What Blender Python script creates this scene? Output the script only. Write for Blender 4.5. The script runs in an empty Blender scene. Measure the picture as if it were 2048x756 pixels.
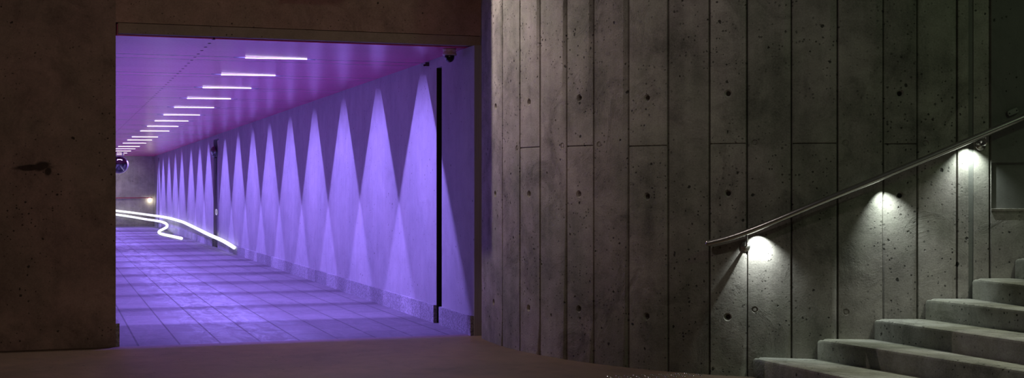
import bpy, math, random
from mathutils import Vector, Matrix

random.seed(7)
S = bpy.context.scene
COL = S.collection
F, CX, CY, EYE = 2700.0, 1024.0, 378.0, 1.5
SLOPE = 0.0018                     # the passage falls a little towards its far end
TV = Vector((-0.3216, 0.9469, 0))  # along the passage
NV = Vector((0.9469, 0.3216, 0))   # across the passage
T0 = 13.35                         # face of the passage mouth
N_R, N_L = 4.07, 0.56              # side walls of the passage
ZC = 2.97                          # passage ceiling
T_END = 59.3


def P(t, n, z):
    v = TV * t + NV * n
    return Vector((v.x, v.y, z - SLOPE * max(0.0, t - 13.4)))


def ray(px, py):
    return Vector(((px - CX) / F, 1.0, -(py - CY) / F))


def on_n(px, py, n):
    d = ray(px, py)
    k = n / (d.x * NV.x + d.y * NV.y)
    return Vector((0, 0, EYE)) + d * k


def on_t(px, py, t):
    d = ray(px, py)
    k = t / (d.x * TV.x + d.y * TV.y)
    return Vector((0, 0, EYE)) + d * k


def on_floor(px, py, z=0.0):
    d = ray(px, py)
    k = (z - EYE) / d.z
    for _ in range(6):
        p = d * k
        t = p.x * TV.x + p.y * TV.y
        k = (z - SLOPE * max(0, t - 13.4) - EYE) / d.z
    return Vector((0, 0, EYE)) + d * k


def tn(p):
    return p.x * TV.x + p.y * TV.y, p.x * NV.x + p.y * NV.y


# ------------------------------------------------------------------ objects
def tag(o, label=None, cat=None, group=None, kind=None):
    if label: o['label'] = label
    if cat: o['category'] = cat
    if group: o['group'] = group
    if kind: o['kind'] = kind
    return o


def empty(name, loc, label, cat, group=None):
    o = bpy.data.objects.new(name, None)
    o.empty_display_size = 0.1
    COL.objects.link(o)
    o.location = loc
    return tag(o, label, cat, group)


class MB:
    """Collects one mesh; every vertex carries a surface coordinate 'co'."""
    def __init__(self):
        self.v, self.c, self.f, self.t, self.s, self.key = [], [], [], [], [], {}

    def vert(self, p, co=None, merge=True):
        p = Vector(p)
        k = (round(p.x, 5), round(p.y, 5), round(p.z, 5))
        if merge and k in self.key:
            return self.key[k]
        self.v.append(p)
        self.c.append(Vector(co) if co is not None else p.copy())
        i = len(self.v) - 1
        if merge: self.key[k] = i
        return i

    def face(self, idx, tint=0.5, smooth=False):
        if len(set(idx)) < 3: return
        self.f.append(tuple(idx)); self.t.append(tint); self.s.append(smooth)

    def poly(self, pts, cos=None, tint=0.5, smooth=False, merge=True):
        cos = cos or [None] * len(pts)
        self.face([self.vert(p, c, merge) for p, c in zip(pts, cos)], tint, smooth)

    def hexa(self, fn, a, b, cofn=None, tint=0.5, skip=()):
        """box between a and b in the coordinates of fn"""
        (x0, y0, z0), (x1, y1, z1) = a, b
        q = [(x0, y0, z0), (x1, y0, z0), (x1, y1, z0), (x0, y1, z0),
             (x0, y0, z1), (x1, y0, z1), (x1, y1, z1), (x0, y1, z1)]
        fs = {'b': (0, 3, 2, 1), 't': (4, 5, 6, 7), 'y0': (0, 1, 5, 4), 'x1': (1, 2, 6, 5), 'y1': (2, 3, 7, 6), 'x0': (3, 0, 4, 7)}
        for k, f in fs.items():
            if k in skip: continue
            self.poly([fn(*q[i]) for i in f], [cofn(k, *q[i]) if cofn else q[i] for i in f], tint, merge=False)

    def lathe(self, prof, org, axis=Vector((0, 0, 1)), seg=32, smooth=True):
        """prof: (radius, height) pairs turned about axis"""
        axis = Vector(axis).normalized()
        a = axis.orthogonal().normalized()
        b = axis.cross(a)
        rows = []
        for r, h in prof:
            c = Vector(org) + axis * h
            if r < 1e-6:
                rows.append([self.vert(c, merge=False)])
            else:
                rows.append([self.vert(c + (a * math.cos(6.283185307 * i / seg) + b * math.sin(6.283185307 * i / seg)) * r, merge=False) for i in range(seg)])
        for u, w in zip(rows, rows[1:]):
            for i in range(seg):
                j = (i + 1) % seg
                if len(u) == 1 and len(w) == 1: continue
                if len(u) == 1: self.face((u[0], w[i], w[j]), 0.5, smooth)
                elif len(w) == 1: self.face((u[i], w[0], u[j]), 0.5, smooth)
                else: self.face((u[i], w[i], w[j], u[j]), 0.5, smooth)

    def tube(self, pts, r, seg=16, round_caps=True):
        pts = [Vector(p) for p in pts]
        n = len(pts)
        tang = [(pts[min(i + 1, n - 1)] - pts[max(i - 1, 0)]).normalized() for i in range(n)]
        up = tang[0].orthogonal().normalized()
        rings = []
        seq = []
        if round_caps:
            for a in (0.05, 0.35, 0.65, 0.9):
                seq.append((pts[0] - tang[0] * r * math.cos(a * math.pi / 2), tang[0], r * math.sin(a * math.pi / 2)))
        for p, t in zip(pts, tang): seq.append((p, t, r))
        if round_caps:
            for a in (0.9, 0.65, 0.35, 0.05):
                seq.append((pts[-1] + tang[-1] * r * math.cos(a * math.pi / 2), tang[-1], r * math.sin(a * math.pi / 2)))
        for p, t, rr in seq:
            up = (up - t * up.dot(t)).normalized()
            b = t.cross(up)
            rings.append([self.vert(p + (up * math.cos(6.283185307 * k / seg) + b * math.sin(6.283185307 * k / seg)) * rr, merge=False) for k in range(seg)])
        for u, w in zip(rings, rings[1:]):
            for k in range(seg):
                j = (k + 1) % seg
                self.face((u[k], u[j], w[j], w[k]), 0.5, True)
        self.face(rings[0][::-1]); self.face(rings[-1])

    def build(self, name, mat, parent=None, loc=None, sharp=None):
        o_loc = Vector(loc) if loc is not None else (parent.matrix_basis.translation.copy() if parent and parent.parent is None else Vector((0, 0, 0)))
        if parent is not None and parent.parent is not None:
            o_loc = parent.parent.location + parent.location
        base = Vector((0, 0, 0)) if parent is None and loc is None else o_loc
        me = bpy.data.meshes.new(name)
        me.from_pydata([tuple(p - base) for p in self.v], [], self.f)
        at = me.attributes.new('co', 'FLOAT_VECTOR', 'POINT')
        flat = []
        for c in self.c: flat.extend(c)
        at.data.foreach_set('vector', flat)
        ft = me.attributes.new('tint', 'FLOAT', 'FACE')
        ft.data.foreach_set('value', self.t)
        me.polygons.foreach_set('use_smooth', self.s)
        me.validate()
        if sharp: me.set_sharp_from_angle(angle=math.radians(sharp))
        me.materials.append(mat)
        o = bpy.data.objects.new(name, me)
        COL.objects.link(o)
        if parent is not None: o.parent = parent
        elif loc is not None: o.location = loc
        return o


def struct(mb, name, mat, label=None, sharp=None):
    o = mb.build(name, mat, sharp=sharp)
    tag(o, label or name.replace('_', ' '), name.split('_')[0], kind='structure')
    return o


# ---------------------------------------------------------------- materials
class NT:
    def __init__(self, name):
        self.m = bpy.data.materials.new(name)
        self.m.use_nodes = True
        self.t = self.m.node_tree
        self.bsdf = self.t.nodes['Principled BSDF']

    def n(self, typ, **kw):
        nd = self.t.nodes.new(typ)
        for k, v in kw.items():
            if k.startswith('i_'):
                key = k[2:]
                nd.inputs[int(key) if key.isdigit() else key.replace('_', ' ')].default_value = v
            else: setattr(nd, k, v)
        return nd

    def l(self, a, b): self.t.links.new(a, b)

    def val(self, sock, x):
        if isinstance(x, (int, float)): sock.default_value = x
        else: self.l(x, sock)

    def math(self, op, a, b=0.0, c=None, clamp=False):
        nd = self.n('ShaderNodeMath', operation=op, use_clamp=clamp)
        self.val(nd.inputs[0], a); self.val(nd.inputs[1], b)
        if c is not None: self.val(nd.inputs[2], c)
        return nd.outputs[0]

    def rng(self, x, a, b, c, d):
        nd = self.n('ShaderNodeMapRange')
        self.val(nd.inputs[0], x)
        for i, q in enumerate((a, b, c, d)): self.val(nd.inputs[i + 1], q)
        return nd.outputs[0]

    def attr(self, name, vec=True):
        nd = self.n('ShaderNodeAttribute', attribute_name=name)
        return nd.outputs['Vector'] if vec else nd.outputs['Fac']

    def scale(self, vec, s, loc=(0, 0, 0)):
        nd = self.n('ShaderNodeMapping')
        self.l(vec, nd.inputs['Vector'])
        nd.inputs['Scale'].default_value = s
        nd.inputs['Location'].default_value = loc
        return nd.outputs[0]

    def noise(self, vec, scale, detail=5, rough=0.55, dist=0.0):
        nd = self.n('ShaderNodeTexNoise')
        self.l(vec, nd.inputs['Vector'])
        nd.inputs['Scale'].default_value = scale
        nd.inputs['Detail'].default_value = detail
        nd.inputs['Roughness'].default_value = rough
        nd.inputs['Distortion'].default_value = dist
        return nd

    def mixc(self, f, a, b, typ='MIX'):
        nd = self.n('ShaderNodeMix', data_type='RGBA', blend_type=typ)
        self.val(nd.inputs[0], f)
        for s, x in ((nd.inputs[6], a), (nd.inputs[7], b)):
            if isinstance(x, tuple): s.default_value = (*x, 1)
            else: self.l(x, s)
        return nd.outputs[2]

    def pores(self, vec, scale, keep, size, seed=0.0):
        """irregular air holes: some cells of a voronoi carry a hole of their own size"""
        w = self.noise(vec, scale * 2.2, 2)
        add = self.n('ShaderNodeVectorMath', operation='MULTIPLY_ADD')
        self.l(w.outputs['Color'], add.inputs[0]); add.inputs[1].default_value = (0.5 / scale,) * 3
        self.l(vec, add.inputs[2])
        vo = self.n('ShaderNodeTexVoronoi')
        self.l(self.scale(add.outputs[0], (1, 1, 1), (seed, seed * 1.7, 0)), vo.inputs['Vector'])
        vo.inputs['Scale'].default_value = scale
        sep = self.n('ShaderNodeSeparateColor')
        self.l(vo.outputs['Color'], sep.inputs[0])
        on = self.math('GREATER_THAN', sep.outputs[0], 1 - keep)
        rad = self.math('MULTIPLY_ADD', sep.outputs[1], size, size * 0.35)
        d = self.math('SUBTRACT', rad, vo.outputs['Distance'])
        return self.math('MULTIPLY', self.math('MULTIPLY', d, 14.0, clamp=True), on)


def concrete(name, col, col2=None, contrast=1.0, pore=1.0, rough=0.85, bump=0.5, streak=1.0, spec=0.25, extra=None):
    m = NT(name)
    co = m.attr('co')
    big = m.noise(co, 1.1, 8, 0.62, 0.6).outputs['Fac']
    mid = m.noise(co, 5.5, 6, 0.65, 0.3).outputs['Fac']
    st = m.noise(m.scale(co, (7.0, 0.55, 3.0)), 1.0, 6, 0.6).outputs['Fac']
    fine = m.noise(co, 70, 3, 0.7).outputs['Fac']
    patch = m.rng(m.noise(m.scale(co, (1, 0.8, 1), (3, 9, 1)), 2.3, 9, 0.7, 1.0).outputs['Fac'], 0.52, 0.66, 0, 1)
    v = m.math('ADD', m.math('MULTIPLY', big, 0.40), m.math('MULTIPLY', mid, 0.26))
    v = m.math('ADD', v, m.math('MULTIPLY', st, 0.20 * streak))
    v = m.math('ADD', v, m.math('MULTIPLY', fine, 0.22))
    tot = 0.88 + 0.20 * streak
    fac = m.rng(v, tot * 0.36, tot * 0.64, 1 - 0.48 * contrast, 1 + 0.48 * contrast)
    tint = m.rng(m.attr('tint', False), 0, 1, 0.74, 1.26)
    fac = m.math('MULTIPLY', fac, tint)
    fac = m.math('MULTIPLY', fac, m.math('SUBTRACT', 1.0, m.math('MULTIPLY', patch, 0.28 * contrast)))
    base = m.mixc(m.rng(m.noise(m.scale(co, (1.5, 1, 1), (5, 2, 0)), 0.9, 5, 0.6).outputs['Fac'], 0.4, 0.6, 0, 1), col, col2 or col)
    sc = m.n('ShaderNodeCombineColor')
    for i in range(3): m.l(fac, sc.inputs[i])
    c = m.mixc(1.0, base, sc.outputs[0], 'MULTIPLY')
    h = m.math('MULTIPLY_ADD', mid, 0.35, m.math('MULTIPLY', fine, 0.12))
    h = m.math('MULTIPLY_ADD', patch, 0.25, h)
    if pore > 0:
        dens = m.rng(m.noise(co, 1.7, 3, 0.5).outputs['Fac'], 0.38, 0.62, 0.15, 1)
        p1 = m.pores(co, 15.0, 0.36 * pore, 0.17)
        p2 = m.pores(co, 38.0, 0.30 * pore, 0.28, 4.0)
        pp = m.math('MAXIMUM', m.math('MULTIPLY', p1, m.math('GREATER_THAN', dens, 0.42)), m.math('MULTIPLY', p2, dens))
        c = m.mixc(m.math('MULTIPLY', pp, 0.85), c, (0.012, 0.011, 0.010))
        h = m.math('SUBTRACT', h, m.math('MULTIPLY', pp, 0.8))
    if extra: c, h = extra(m, co, c, h)
    m.l(c, m.bsdf.inputs['Base Color'])
    m.bsdf.inputs['Roughness'].default_value = rough
    m.bsdf.inputs['Specular IOR Level'].default_value = spec
    b = m.n('ShaderNodeBump')
    b.inputs['Strength'].default_value = bump
    b.inputs['Distance'].default_value = 0.012
    m.l(h, b.inputs['Height'])
    m.l(b.outputs[0], m.bsdf.inputs['Normal'])
    return m.m


def plain(name, col, rough=0.5, metal=0.0, emit=None, strength=0.0, spec=0.5, noise=0.12, bump=0.0):
    m = NT(name)
    tc = m.n('ShaderNodeTexCoord')
    nz = m.noise(tc.outputs['Object'], 30, 4).outputs['Fac']
    f = m.rng(nz, 0.3, 0.7, 1 - noise, 1 + noise)
    sc = m.n('ShaderNodeCombineColor')
    for i in range(3): m.l(f, sc.inputs[i])
    m.l(m.mixc(1.0, col, sc.outputs[0], 'MULTIPLY'), m.bsdf.inputs['Base Color'])
    m.bsdf.inputs['Roughness'].default_value = rough
    m.bsdf.inputs['Metallic'].default_value = metal
    m.bsdf.inputs['Specular IOR Level'].default_value = spec
    if emit:
        m.bsdf.inputs['Emission Color'].default_value = (*emit, 1)
        m.bsdf.inputs['Emission Strength'].default_value = strength
    if bump:
        b = m.n('ShaderNodeBump'); b.inputs['Strength'].default_value = bump; b.inputs['Distance'].default_value = 0.003
        m.l(nz, b.inputs['Height']); m.l(b.outputs[0], m.bsdf.inputs['Normal'])
    return m.m


def brick(m, co, w, h, mortar, offset=0.5):
    b = m.n('ShaderNodeTexBrick', offset=offset)
    m.l(co, b.inputs['Vector'])
    b.inputs['Scale'].default_value = 1.0
    b.inputs['Brick Width'].default_value = w
    b.inputs['Row Height'].default_value = h
    b.inputs['Mortar Size'].default_value = mortar
    b.inputs['Mortar Smooth'].default_value = 0.1
    b.inputs['Color1'].default_value = (0, 0, 0, 1)
    b.inputs['Color2'].default_value = (1, 1, 1, 1)
    b.inputs['Mortar'].default_value = (0.5, 0.5, 0.5, 1)
    return b


def paver_mat():
    m = NT('paver_stone')
    co = m.attr('co')
    b = brick(m, co, 0.9, 0.385, 0.009)
    var = m.n('ShaderNodeSeparateColor'); m.l(b.outputs['Color'], var.inputs[0])
    fine = m.noise(co, 45, 4, 0.7).outputs['Fac']
    big = m.noise(co, 1.6, 7, 0.65, 0.5).outputs['Fac']
    blotch = m.noise(m.scale(co, (0.7, 2.2, 1)), 2.4, 8, 0.7, 0.8).outputs['Fac']
    f = m.math('ADD', m.math('MULTIPLY', var.outputs[0], 0.16), m.math('MULTIPLY_ADD', big, 0.5, m.math('MULTIPLY', fine, 0.4)))
    f = m.rng(f, 0.25, 0.8, 0.66, 1.3)
    sc = m.n('ShaderNodeCombineColor')
    for i in range(3): m.l(f, sc.inputs[i])
    c = m.mixc(1.0, (0.125, 0.120, 0.125), sc.outputs[0], 'MULTIPLY')
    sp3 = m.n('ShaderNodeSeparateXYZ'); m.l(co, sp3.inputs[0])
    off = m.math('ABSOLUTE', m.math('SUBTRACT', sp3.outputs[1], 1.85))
    track = m.rng(m.math('ADD', off, m.math('MULTIPLY', big, 0.5)), 0.45, 1.05, 1, 0)     # paler, smoother stretch along the middle
    tr = m.math('MULTIPLY', track, m.rng(blotch, 0.42, 0.62, 0.15, 1.0))
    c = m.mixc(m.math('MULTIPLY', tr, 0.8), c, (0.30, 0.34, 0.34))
    c = m.mixc(m.math('MULTIPLY', b.outputs['Fac'], 0.75), c, (0.035, 0.035, 0.035))
    m.l(c, m.bsdf.inputs['Base Color'])
    m.l(m.math('MULTIPLY', m.rng(blotch, 0.36, 0.60, 0.60, 0.85), m.math('SUBTRACT', 1.0, m.math('MULTIPLY', tr, 0.62))), m.bsdf.inputs['Roughness'])
    m.bsdf.inputs['Specular IOR Level'].default_value = 0.38
    h = m.math('SUBTRACT', m.math('MULTIPLY', fine, 0.35), m.math('MULTIPLY', b.outputs['Fac'], 1.0))
    h = m.math('MULTIPLY_ADD', var.outputs[0], 0.25, h)
    bp = m.n('ShaderNodeBump'); bp.inputs['Strength'].default_value = 0.35; bp.inputs['Distance'].default_value = 0.006
    m.l(h, bp.inputs['Height']); m.l(bp.outputs[0], m.bsdf.inputs['Normal'])
    return m.m


def granite_mat():
    m = NT('granite_plinth')
    co = m.attr('co')
    b = brick(m, co, 0.95, 0.6, 0.004, 0.0)
    var = m.n('ShaderNodeSeparateColor'); m.l(b.outputs['Color'], var.inputs[0])
    vo = m.n('ShaderNodeTexVoronoi'); m.l(co, vo.inputs['Vector']); vo.inputs['Scale'].default_value = 75
    sp = m.n('ShaderNodeSeparateColor'); m.l(vo.outputs['Color'], sp.inputs[0])
    f = m.math('MULTIPLY', m.rng(sp.outputs[0], 0, 1, 0.45, 1.35), m.rng(var.outputs[0], 0, 1, 0.62, 1.15))
    sc = m.n('ShaderNodeCombineColor')
    for i in range(3): m.l(f, sc.inputs[i])
    c = m.mixc(1.0, (0.31, 0.31, 0.32), sc.outputs[0], 'MULTIPLY')
    c = m.mixc(b.outputs['Fac'], c, (0.05, 0.05, 0.05))
    m.l(c, m.bsdf.inputs['Base Color'])
    m.bsdf.inputs['Roughness'].default_value = 0.6
    return m.m


def ceiling_mat():
    m = NT('ceiling_panel')
    co = m.attr('co')          # (t, n, z)
    sep = m.n('ShaderNodeSeparateXYZ'); m.l(co, sep.inputs[0])
    t, n = sep.outputs[0], sep.outputs[1]
    big = m.noise(m.scale(co, (1.0, 0.25, 1)), 1.4, 6, 0.6).outputs['Fac']
    fine = m.noise(co, 30, 4, 0.65).outputs['Fac']
    f = m.rng(m.math('MULTIPLY_ADD', big, 0.6, m.math('MULTIPLY', fine, 0.4)), 0.3, 0.7, 0.9, 1.1)
    sc = m.n('ShaderNodeCombineColor')
    for i in range(3): m.l(f, sc.inputs[i])
    c = m.mixc(1.0, (0.66, 0.09, 0.30), sc.outputs[0], 'MULTIPLY')
    # sheet joints across the passage, in pairs
    fr = m.math('FRACT', m.math('DIVIDE', m.math('ADD', t, m.math('MULTIPLY', m.noise(co, 3, 2).outputs['Fac'], 0.02)), 2.30))
    j1 = m.math('LESS_THAN', m.math('ABSOLUTE', m.math('SUBTRACT', fr, 0.62)), 0.010)
    j2 = m.math('LESS_THAN', m.math('ABSOLUTE', m.math('SUBTRACT', fr, 0.80)), 0.008)
    j = m.math('MAXIMUM', j1, m.math('MULTIPLY', j2, 0.7))
    # a row of drain holes along the passage and stray ones by the mouth
    tt = m.math('ABSOLUTE', m.math('SUBTRACT', m.math('FRACT', m.math('DIVIDE', t, 0.37)), 0.5))
    tt = m.math('MULTIPLY', tt, 0.16)
    nn = m.math('SUBTRACT', n, 1.49)
    d = m.math('SQRT', m.math('ADD', m.math('MULTIPLY', tt, tt), m.math('MULTIPLY', nn, nn)))
    dot = m.math('LESS_THAN', d, 0.018)
    hole = m.pores(m.scale(co, (0.5, 1, 1)), 3.0, 0.20, 0.045, 2.0)
    dk = m.math('MAXIMUM', m.math('MAXIMUM', m.math('MULTIPLY', j, 0.85), dot), hole)
    c = m.mixc(m.math('MULTIPLY', dk, 0.9), c, (0.02, 0.012, 0.02))
    m.l(c, m.bsdf.inputs['Base Color'])
    m.l(m.rng(fine, 0.3, 0.7, 0.22, 0.27), m.bsdf.inputs['Roughness'])
    m.l(m.math('MULTIPLY', m.math('SUBTRACT', 1.0, dk), 0.7), m.bsdf.inputs['Specular IOR Level'])
    bp = m.n('ShaderNodeBump'); bp.inputs['Strength'].default_value = 0.05; bp.inputs['Distance'].default_value = 0.004
    m.l(m.math('SUBTRACT', fine, dk), bp.inputs['Height']); m.l(bp.outputs[0], m.bsdf.inputs['Normal'])
    return m.m


def pier_marks(m, co, c, h):
    """dark scar and two tie holes on the pier; co = (n, z, t)"""
    sep = m.n('ShaderNodeSeparateXYZ'); m.l(co, sep.inputs[0])
    wx = m.noise(co, 7, 4).outputs['Fac']
    n_, z_ = sep.outputs[0], sep.outputs[1]
    out = None
    for (cn, cz, rn, rz, sl) in SCAR:
        a = m.math('DIVIDE', m.math('SUBTRACT', n_, cn), rn)
        zz = m.math('SUBTRACT', m.math('SUBTRACT', z_, cz), m.math('MULTIPLY', m.math('SUBTRACT', n_, cn), sl))
        b = m.math('DIVIDE', zz, rz)
        d = m.math('SQRT', m.math('ADD', m.math('MULTIPLY', a, a), m.math('MULTIPLY', b, b)))
        k = m.rng(m.math('ADD', d, m.math('MULTIPLY', m.math('SUBTRACT', wx, 0.5), 1.2)), 0.8, 1.15, 1, 0)
        out = k if out is None else m.math('MAXIMUM', out, k)
    c = m.mixc(m.math('MULTIPLY', out, 0.85), c, (0.02, 0.016, 0.014))
    return c, m.math('SUBTRACT', h, m.math('MULTIPLY', out, 0.6))


def pier_nz(px, py):
    p = on_t(px, py, T0)
    return tn(p)[1], p.z


SCAR = []
for px, py, rx, ry, sl in ((68, 335, 36, 6, -0.04), (84, 333, 17, 10, -0.2), (96, 342, 8, 9, 0.0)):
    n_, z_ = pier_nz(px, py)
    SCAR.append((n_, z_, rx * 12.6 / F, ry * 12.6 / F, sl * -1))

M = {}
M['board'] = concrete('board_marked_concrete', (0.31, 0.285, 0.27), (0.25, 0.25, 0.215), 1.25, 1.0, 0.82, 0.9)
M['board_smooth'] = concrete('smooth_grey_concrete', (0.17, 0.172, 0.16), (0.15, 0.155, 0.14), 0.5, 0.25, 0.7, 0.25)
M['pier'] = concrete('brown_concrete', (0.25, 0.19, 0.172), (0.22, 0.18, 0.155), 0.9, 0.7, 0.85, 0.5, 0.5, extra=pier_marks)
M['lintel'] = concrete('brown_beam_concrete', (0.34, 0.24, 0.215), (0.30, 0.23, 0.20), 0.9, 0.9, 0.85, 0.5, 0.4)
M['band'] = concrete('beam_edge_concrete', (0.31, 0.26, 0.225), (0.29, 0.25, 0.22), 0.5, 0.25, 0.85, 0.3, 0.3)
M['panel'] = concrete('pale_wall_panel', (0.33, 0.325, 0.33), (0.30, 0.30, 0.31), 0.36, 0.22, 0.7, 0.25, 1.2)
M['back'] = concrete('grey_end_wall', (0.38, 0.36, 0.33), (0.33, 0.32, 0.30), 0.7, 0.4, 0.85, 0.4)
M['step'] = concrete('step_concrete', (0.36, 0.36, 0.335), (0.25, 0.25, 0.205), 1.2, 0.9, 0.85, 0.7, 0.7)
M['floor'] = concrete('brown_floor_concrete', (0.15, 0.10, 0.07), (0.13, 0.092, 0.066), 0.6, 0.25, 0.62, 0.45, 0.3, spec=0.4)
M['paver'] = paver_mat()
M['granite'] = granite_mat()
M['ceiling'] = ceiling_mat()
M['black'] = plain('black_joint', (0.008, 0.008, 0.010), 0.8)
M['steel'] = plain('brushed_stainless_steel', (0.55, 0.54, 0.52), 0.26, 1.0, noise=0.06)
M['slot'] = plain('dark_light_channel', (0.010, 0.010, 0.012), 0.95, spec=0.0)
M['diffuser'] = plain('lit_strip', (0.9, 0.9, 0.9), 0.5, emit=(0.86, 0.82, 1.0), strength=3.5)
M['tube'] = plain('glowing_trail', (0.9, 0.9, 0.9), 0.5, emit=(0.93, 0.96, 1.0), strength=1.1)  # emission of the light trails, built as solid tubes
M['cam_body'] = plain('camera_grey_plastic', (0.42, 0.38, 0.35), 0.5, noise=0.04)
M['cam_dome'] = plain('smoked_dome', (0.004, 0.004, 0.006), 0.05, spec=0.6, noise=0.0)
M['chrome'] = plain('chrome_mirror', (0.14, 0.14, 0.15), 0.04, 1.0, noise=0.02)
M['rim'] = plain('grey_rim', (0.55, 0.54, 0.52), 0.35, 0.6)
M['dark_steel'] = plain('dark_steel_panel', (0.20, 0.19, 0.22), 0.32, 0.8)
M['white'] = plain('white_sign_enamel', (0.85, 0.85, 0.88), 0.4, emit=(0.9, 0.9, 1.0), strength=0.35)
M['led'] = plain('lit_led_lens', (1, 1, 1), 0.4, emit=(1.0, 0.98, 0.92), strength=45.0)
M['stud'] = plain('stud_steel', (0.60, 0.58, 0.56), 0.22, 1.0, noise=0.05)
M['dark_metal'] = plain('dark_painted_metal', (0.06, 0.06, 0.06), 0.5, 0.3)
M['redrail'] = plain('red_painted_rail', (0.35, 0.05, 0.10), 0.35)

# --------------------------------------------------------------- curved wall
base_px = [(963, 677.0), (985, 686.3), (1000, 691.5), (1036, 701), (1075, 709.5), (1126, 718.5), (1182, 726.5), (1255, 735.3), (1334, 743.2), (1419, 749.6), (1500, 753.6)]
pts = []
for px, py in base_px:
    Y = EYE * F / (py - CY)
    pts.append(Vector(((px - CX) / F * Y, Y)))
pts += [Vector((2.39, 10.63)), Vector((2.84, 10.605)), Vector((3.4, 10.59)), Vector((4.2, 10.58)), Vector((6.5, 10.56))]


def catmull(ps, k=24):
    out = []
    q = [ps[0] * 2 - ps[1]] + list(ps) + [ps[-1] * 2 - ps[-2]]
    for i in range(1, len(q) - 2):
        a, b, c, d = q[i - 1], q[i], q[i + 1], q[i + 2]
        for j in range(k):
            u = j / k
            out.append(0.5 * ((2 * b) + (c - a) * u + (2 * a - 5 * b + 4 * c - d) * u * u + (3 * b - a - 3 * c + d) * u ** 3))
    out.append(ps[-1])
    return out


def soften(c, n, it):
    c, _ = resample(c, n)
    for _ in range(it):
        c = [c[0]] + [c[i] * 0.5 + (c[i - 1] + c[i + 1]) * 0.25 for i in range(1, len(c) - 1)] + [c[-1]]
    return c


def resample(c, n):
    L = [0.0]
    for a, b in zip(c, c[1:]): L.append(L[-1] + (b - a).length)
    out, j = [], 0
    for i in range(n + 1):
        s = L[-1] * i / n
        while j < len(L) - 2 and L[j + 1] < s: j += 1
        u = (s - L[j]) / max(1e-9, L[j + 1] - L[j])
        out.append(c[j].lerp(c[j + 1], u))
    return out, L[-1]


cv, LEN = resample(catmull(pts), 700)
for _ in range(500):
    cv = [cv[0]] + [cv[i] * 0.5 + (cv[i - 1] + cv[i + 1]) * 0.25 for i in range(1, len(cv) - 1)] + [cv[-1]]
cv, LEN = resample(cv, 700)
DS = LEN / 700


def cpos(s):
    u = min(max(s / DS, 0), 699.999)
    i = int(u)
    return cv[i].lerp(cv[i + 1], u - i)


def cnor(s):
    t = (cpos(min(s + 0.02, LEN)) - cpos(max(s - 0.02, 0))).normalized()
    return Vector((t.y, -t.x))


def W(s, z, d=0.0):
    p = cpos(s) + cnor(s) * d
    return Vector((p.x, p.y, z))


def s_of(px):
    lo, hi = 0.0, LEN
    for _ in range(50):
        mid = (lo + hi) / 2
        p = cpos(mid)
        if p.x / p.y * F + CX < px: lo = mid
        else: hi = mid
    return (lo + hi) / 2


def sz(px, py):
    s = s_of(px)
    return s, EYE - (py - CY) / F * cpos(s).y


def wall_pt(px, py, off=0.0):
    s, z = sz(px, py)
    n = cnor(s)
    # keep the pixel while standing off the wall
    p = cpos(s)
    for _ in range(4):
        d = ray(px, py)
        q = cpos(s) + n * off
        Y = q.y
        s2 = s_of((q.x / q.y * F + CX) * -1 + 2 * px) if False else s
    Y = p.y + n.y * off
    d = ray(px, py)
    return Vector((d.x * Y, Y, EYE + d.z * Y))


ZT = 4.9
joints = [1005, 1040, 1080, 1133, 1187, 1257, 1336, 1419, 1494, 1583, 1675, 1767, 1835, 1914, 1980]
holes = [(991, 213), (1058, 204), (1158, 196), (1294, 196), (1456, 187), (1800, 187),
         (990, 388), (1058, 388), (1157, 388), (1294, 393), (1456, 387), (1800, 391),
         (987, 604), (1057, 616), (1157, 618), (1293, 633), (1455, 634), (1973, 103)]
marks = [(1502, 619), (1575, 622), (1197, 289), (1128, 291), (1249, 290), (1502, 286), (1683, 286), (1757, 288), (1842, 287), (1034, 296), (1692, 624)]
hz = {(1040, 1080): 295, (1133, 1187): 292, (1257, 1336): 292, (1419, 1494): 287.5, (1583, 1675): 287, (1767, 1835): 288}

mb = MB()
sm = MB()      # the smooth cast strip and pocket
GW, GD = 0.010, 0.024


def ring_cell(m, sc, zc, q, d, rings, tint):
    seg = 16
    prev = None
    for (r, dd) in [(None, 0.0)] + rings:
        row = []
        for k in range(seg):
            a = 6.283185307 * k / seg
            x, y = math.cos(a), math.sin(a)
            if r is None:
                g = q / max(abs(x), abs(y)); x, y = x * g, y * g
            else: x, y = x * r, y * r
            row.append(m.vert(W(sc + x, zc + y, d + dd), (sc + x, zc + y, dd)))
        if prev:
            for k in range(seg):
                j = (k + 1) % seg
                m.face((prev[k], prev[j], row[j], row[k]), tint, False)
        prev = row
    m.face(prev, tint, False)


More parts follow.
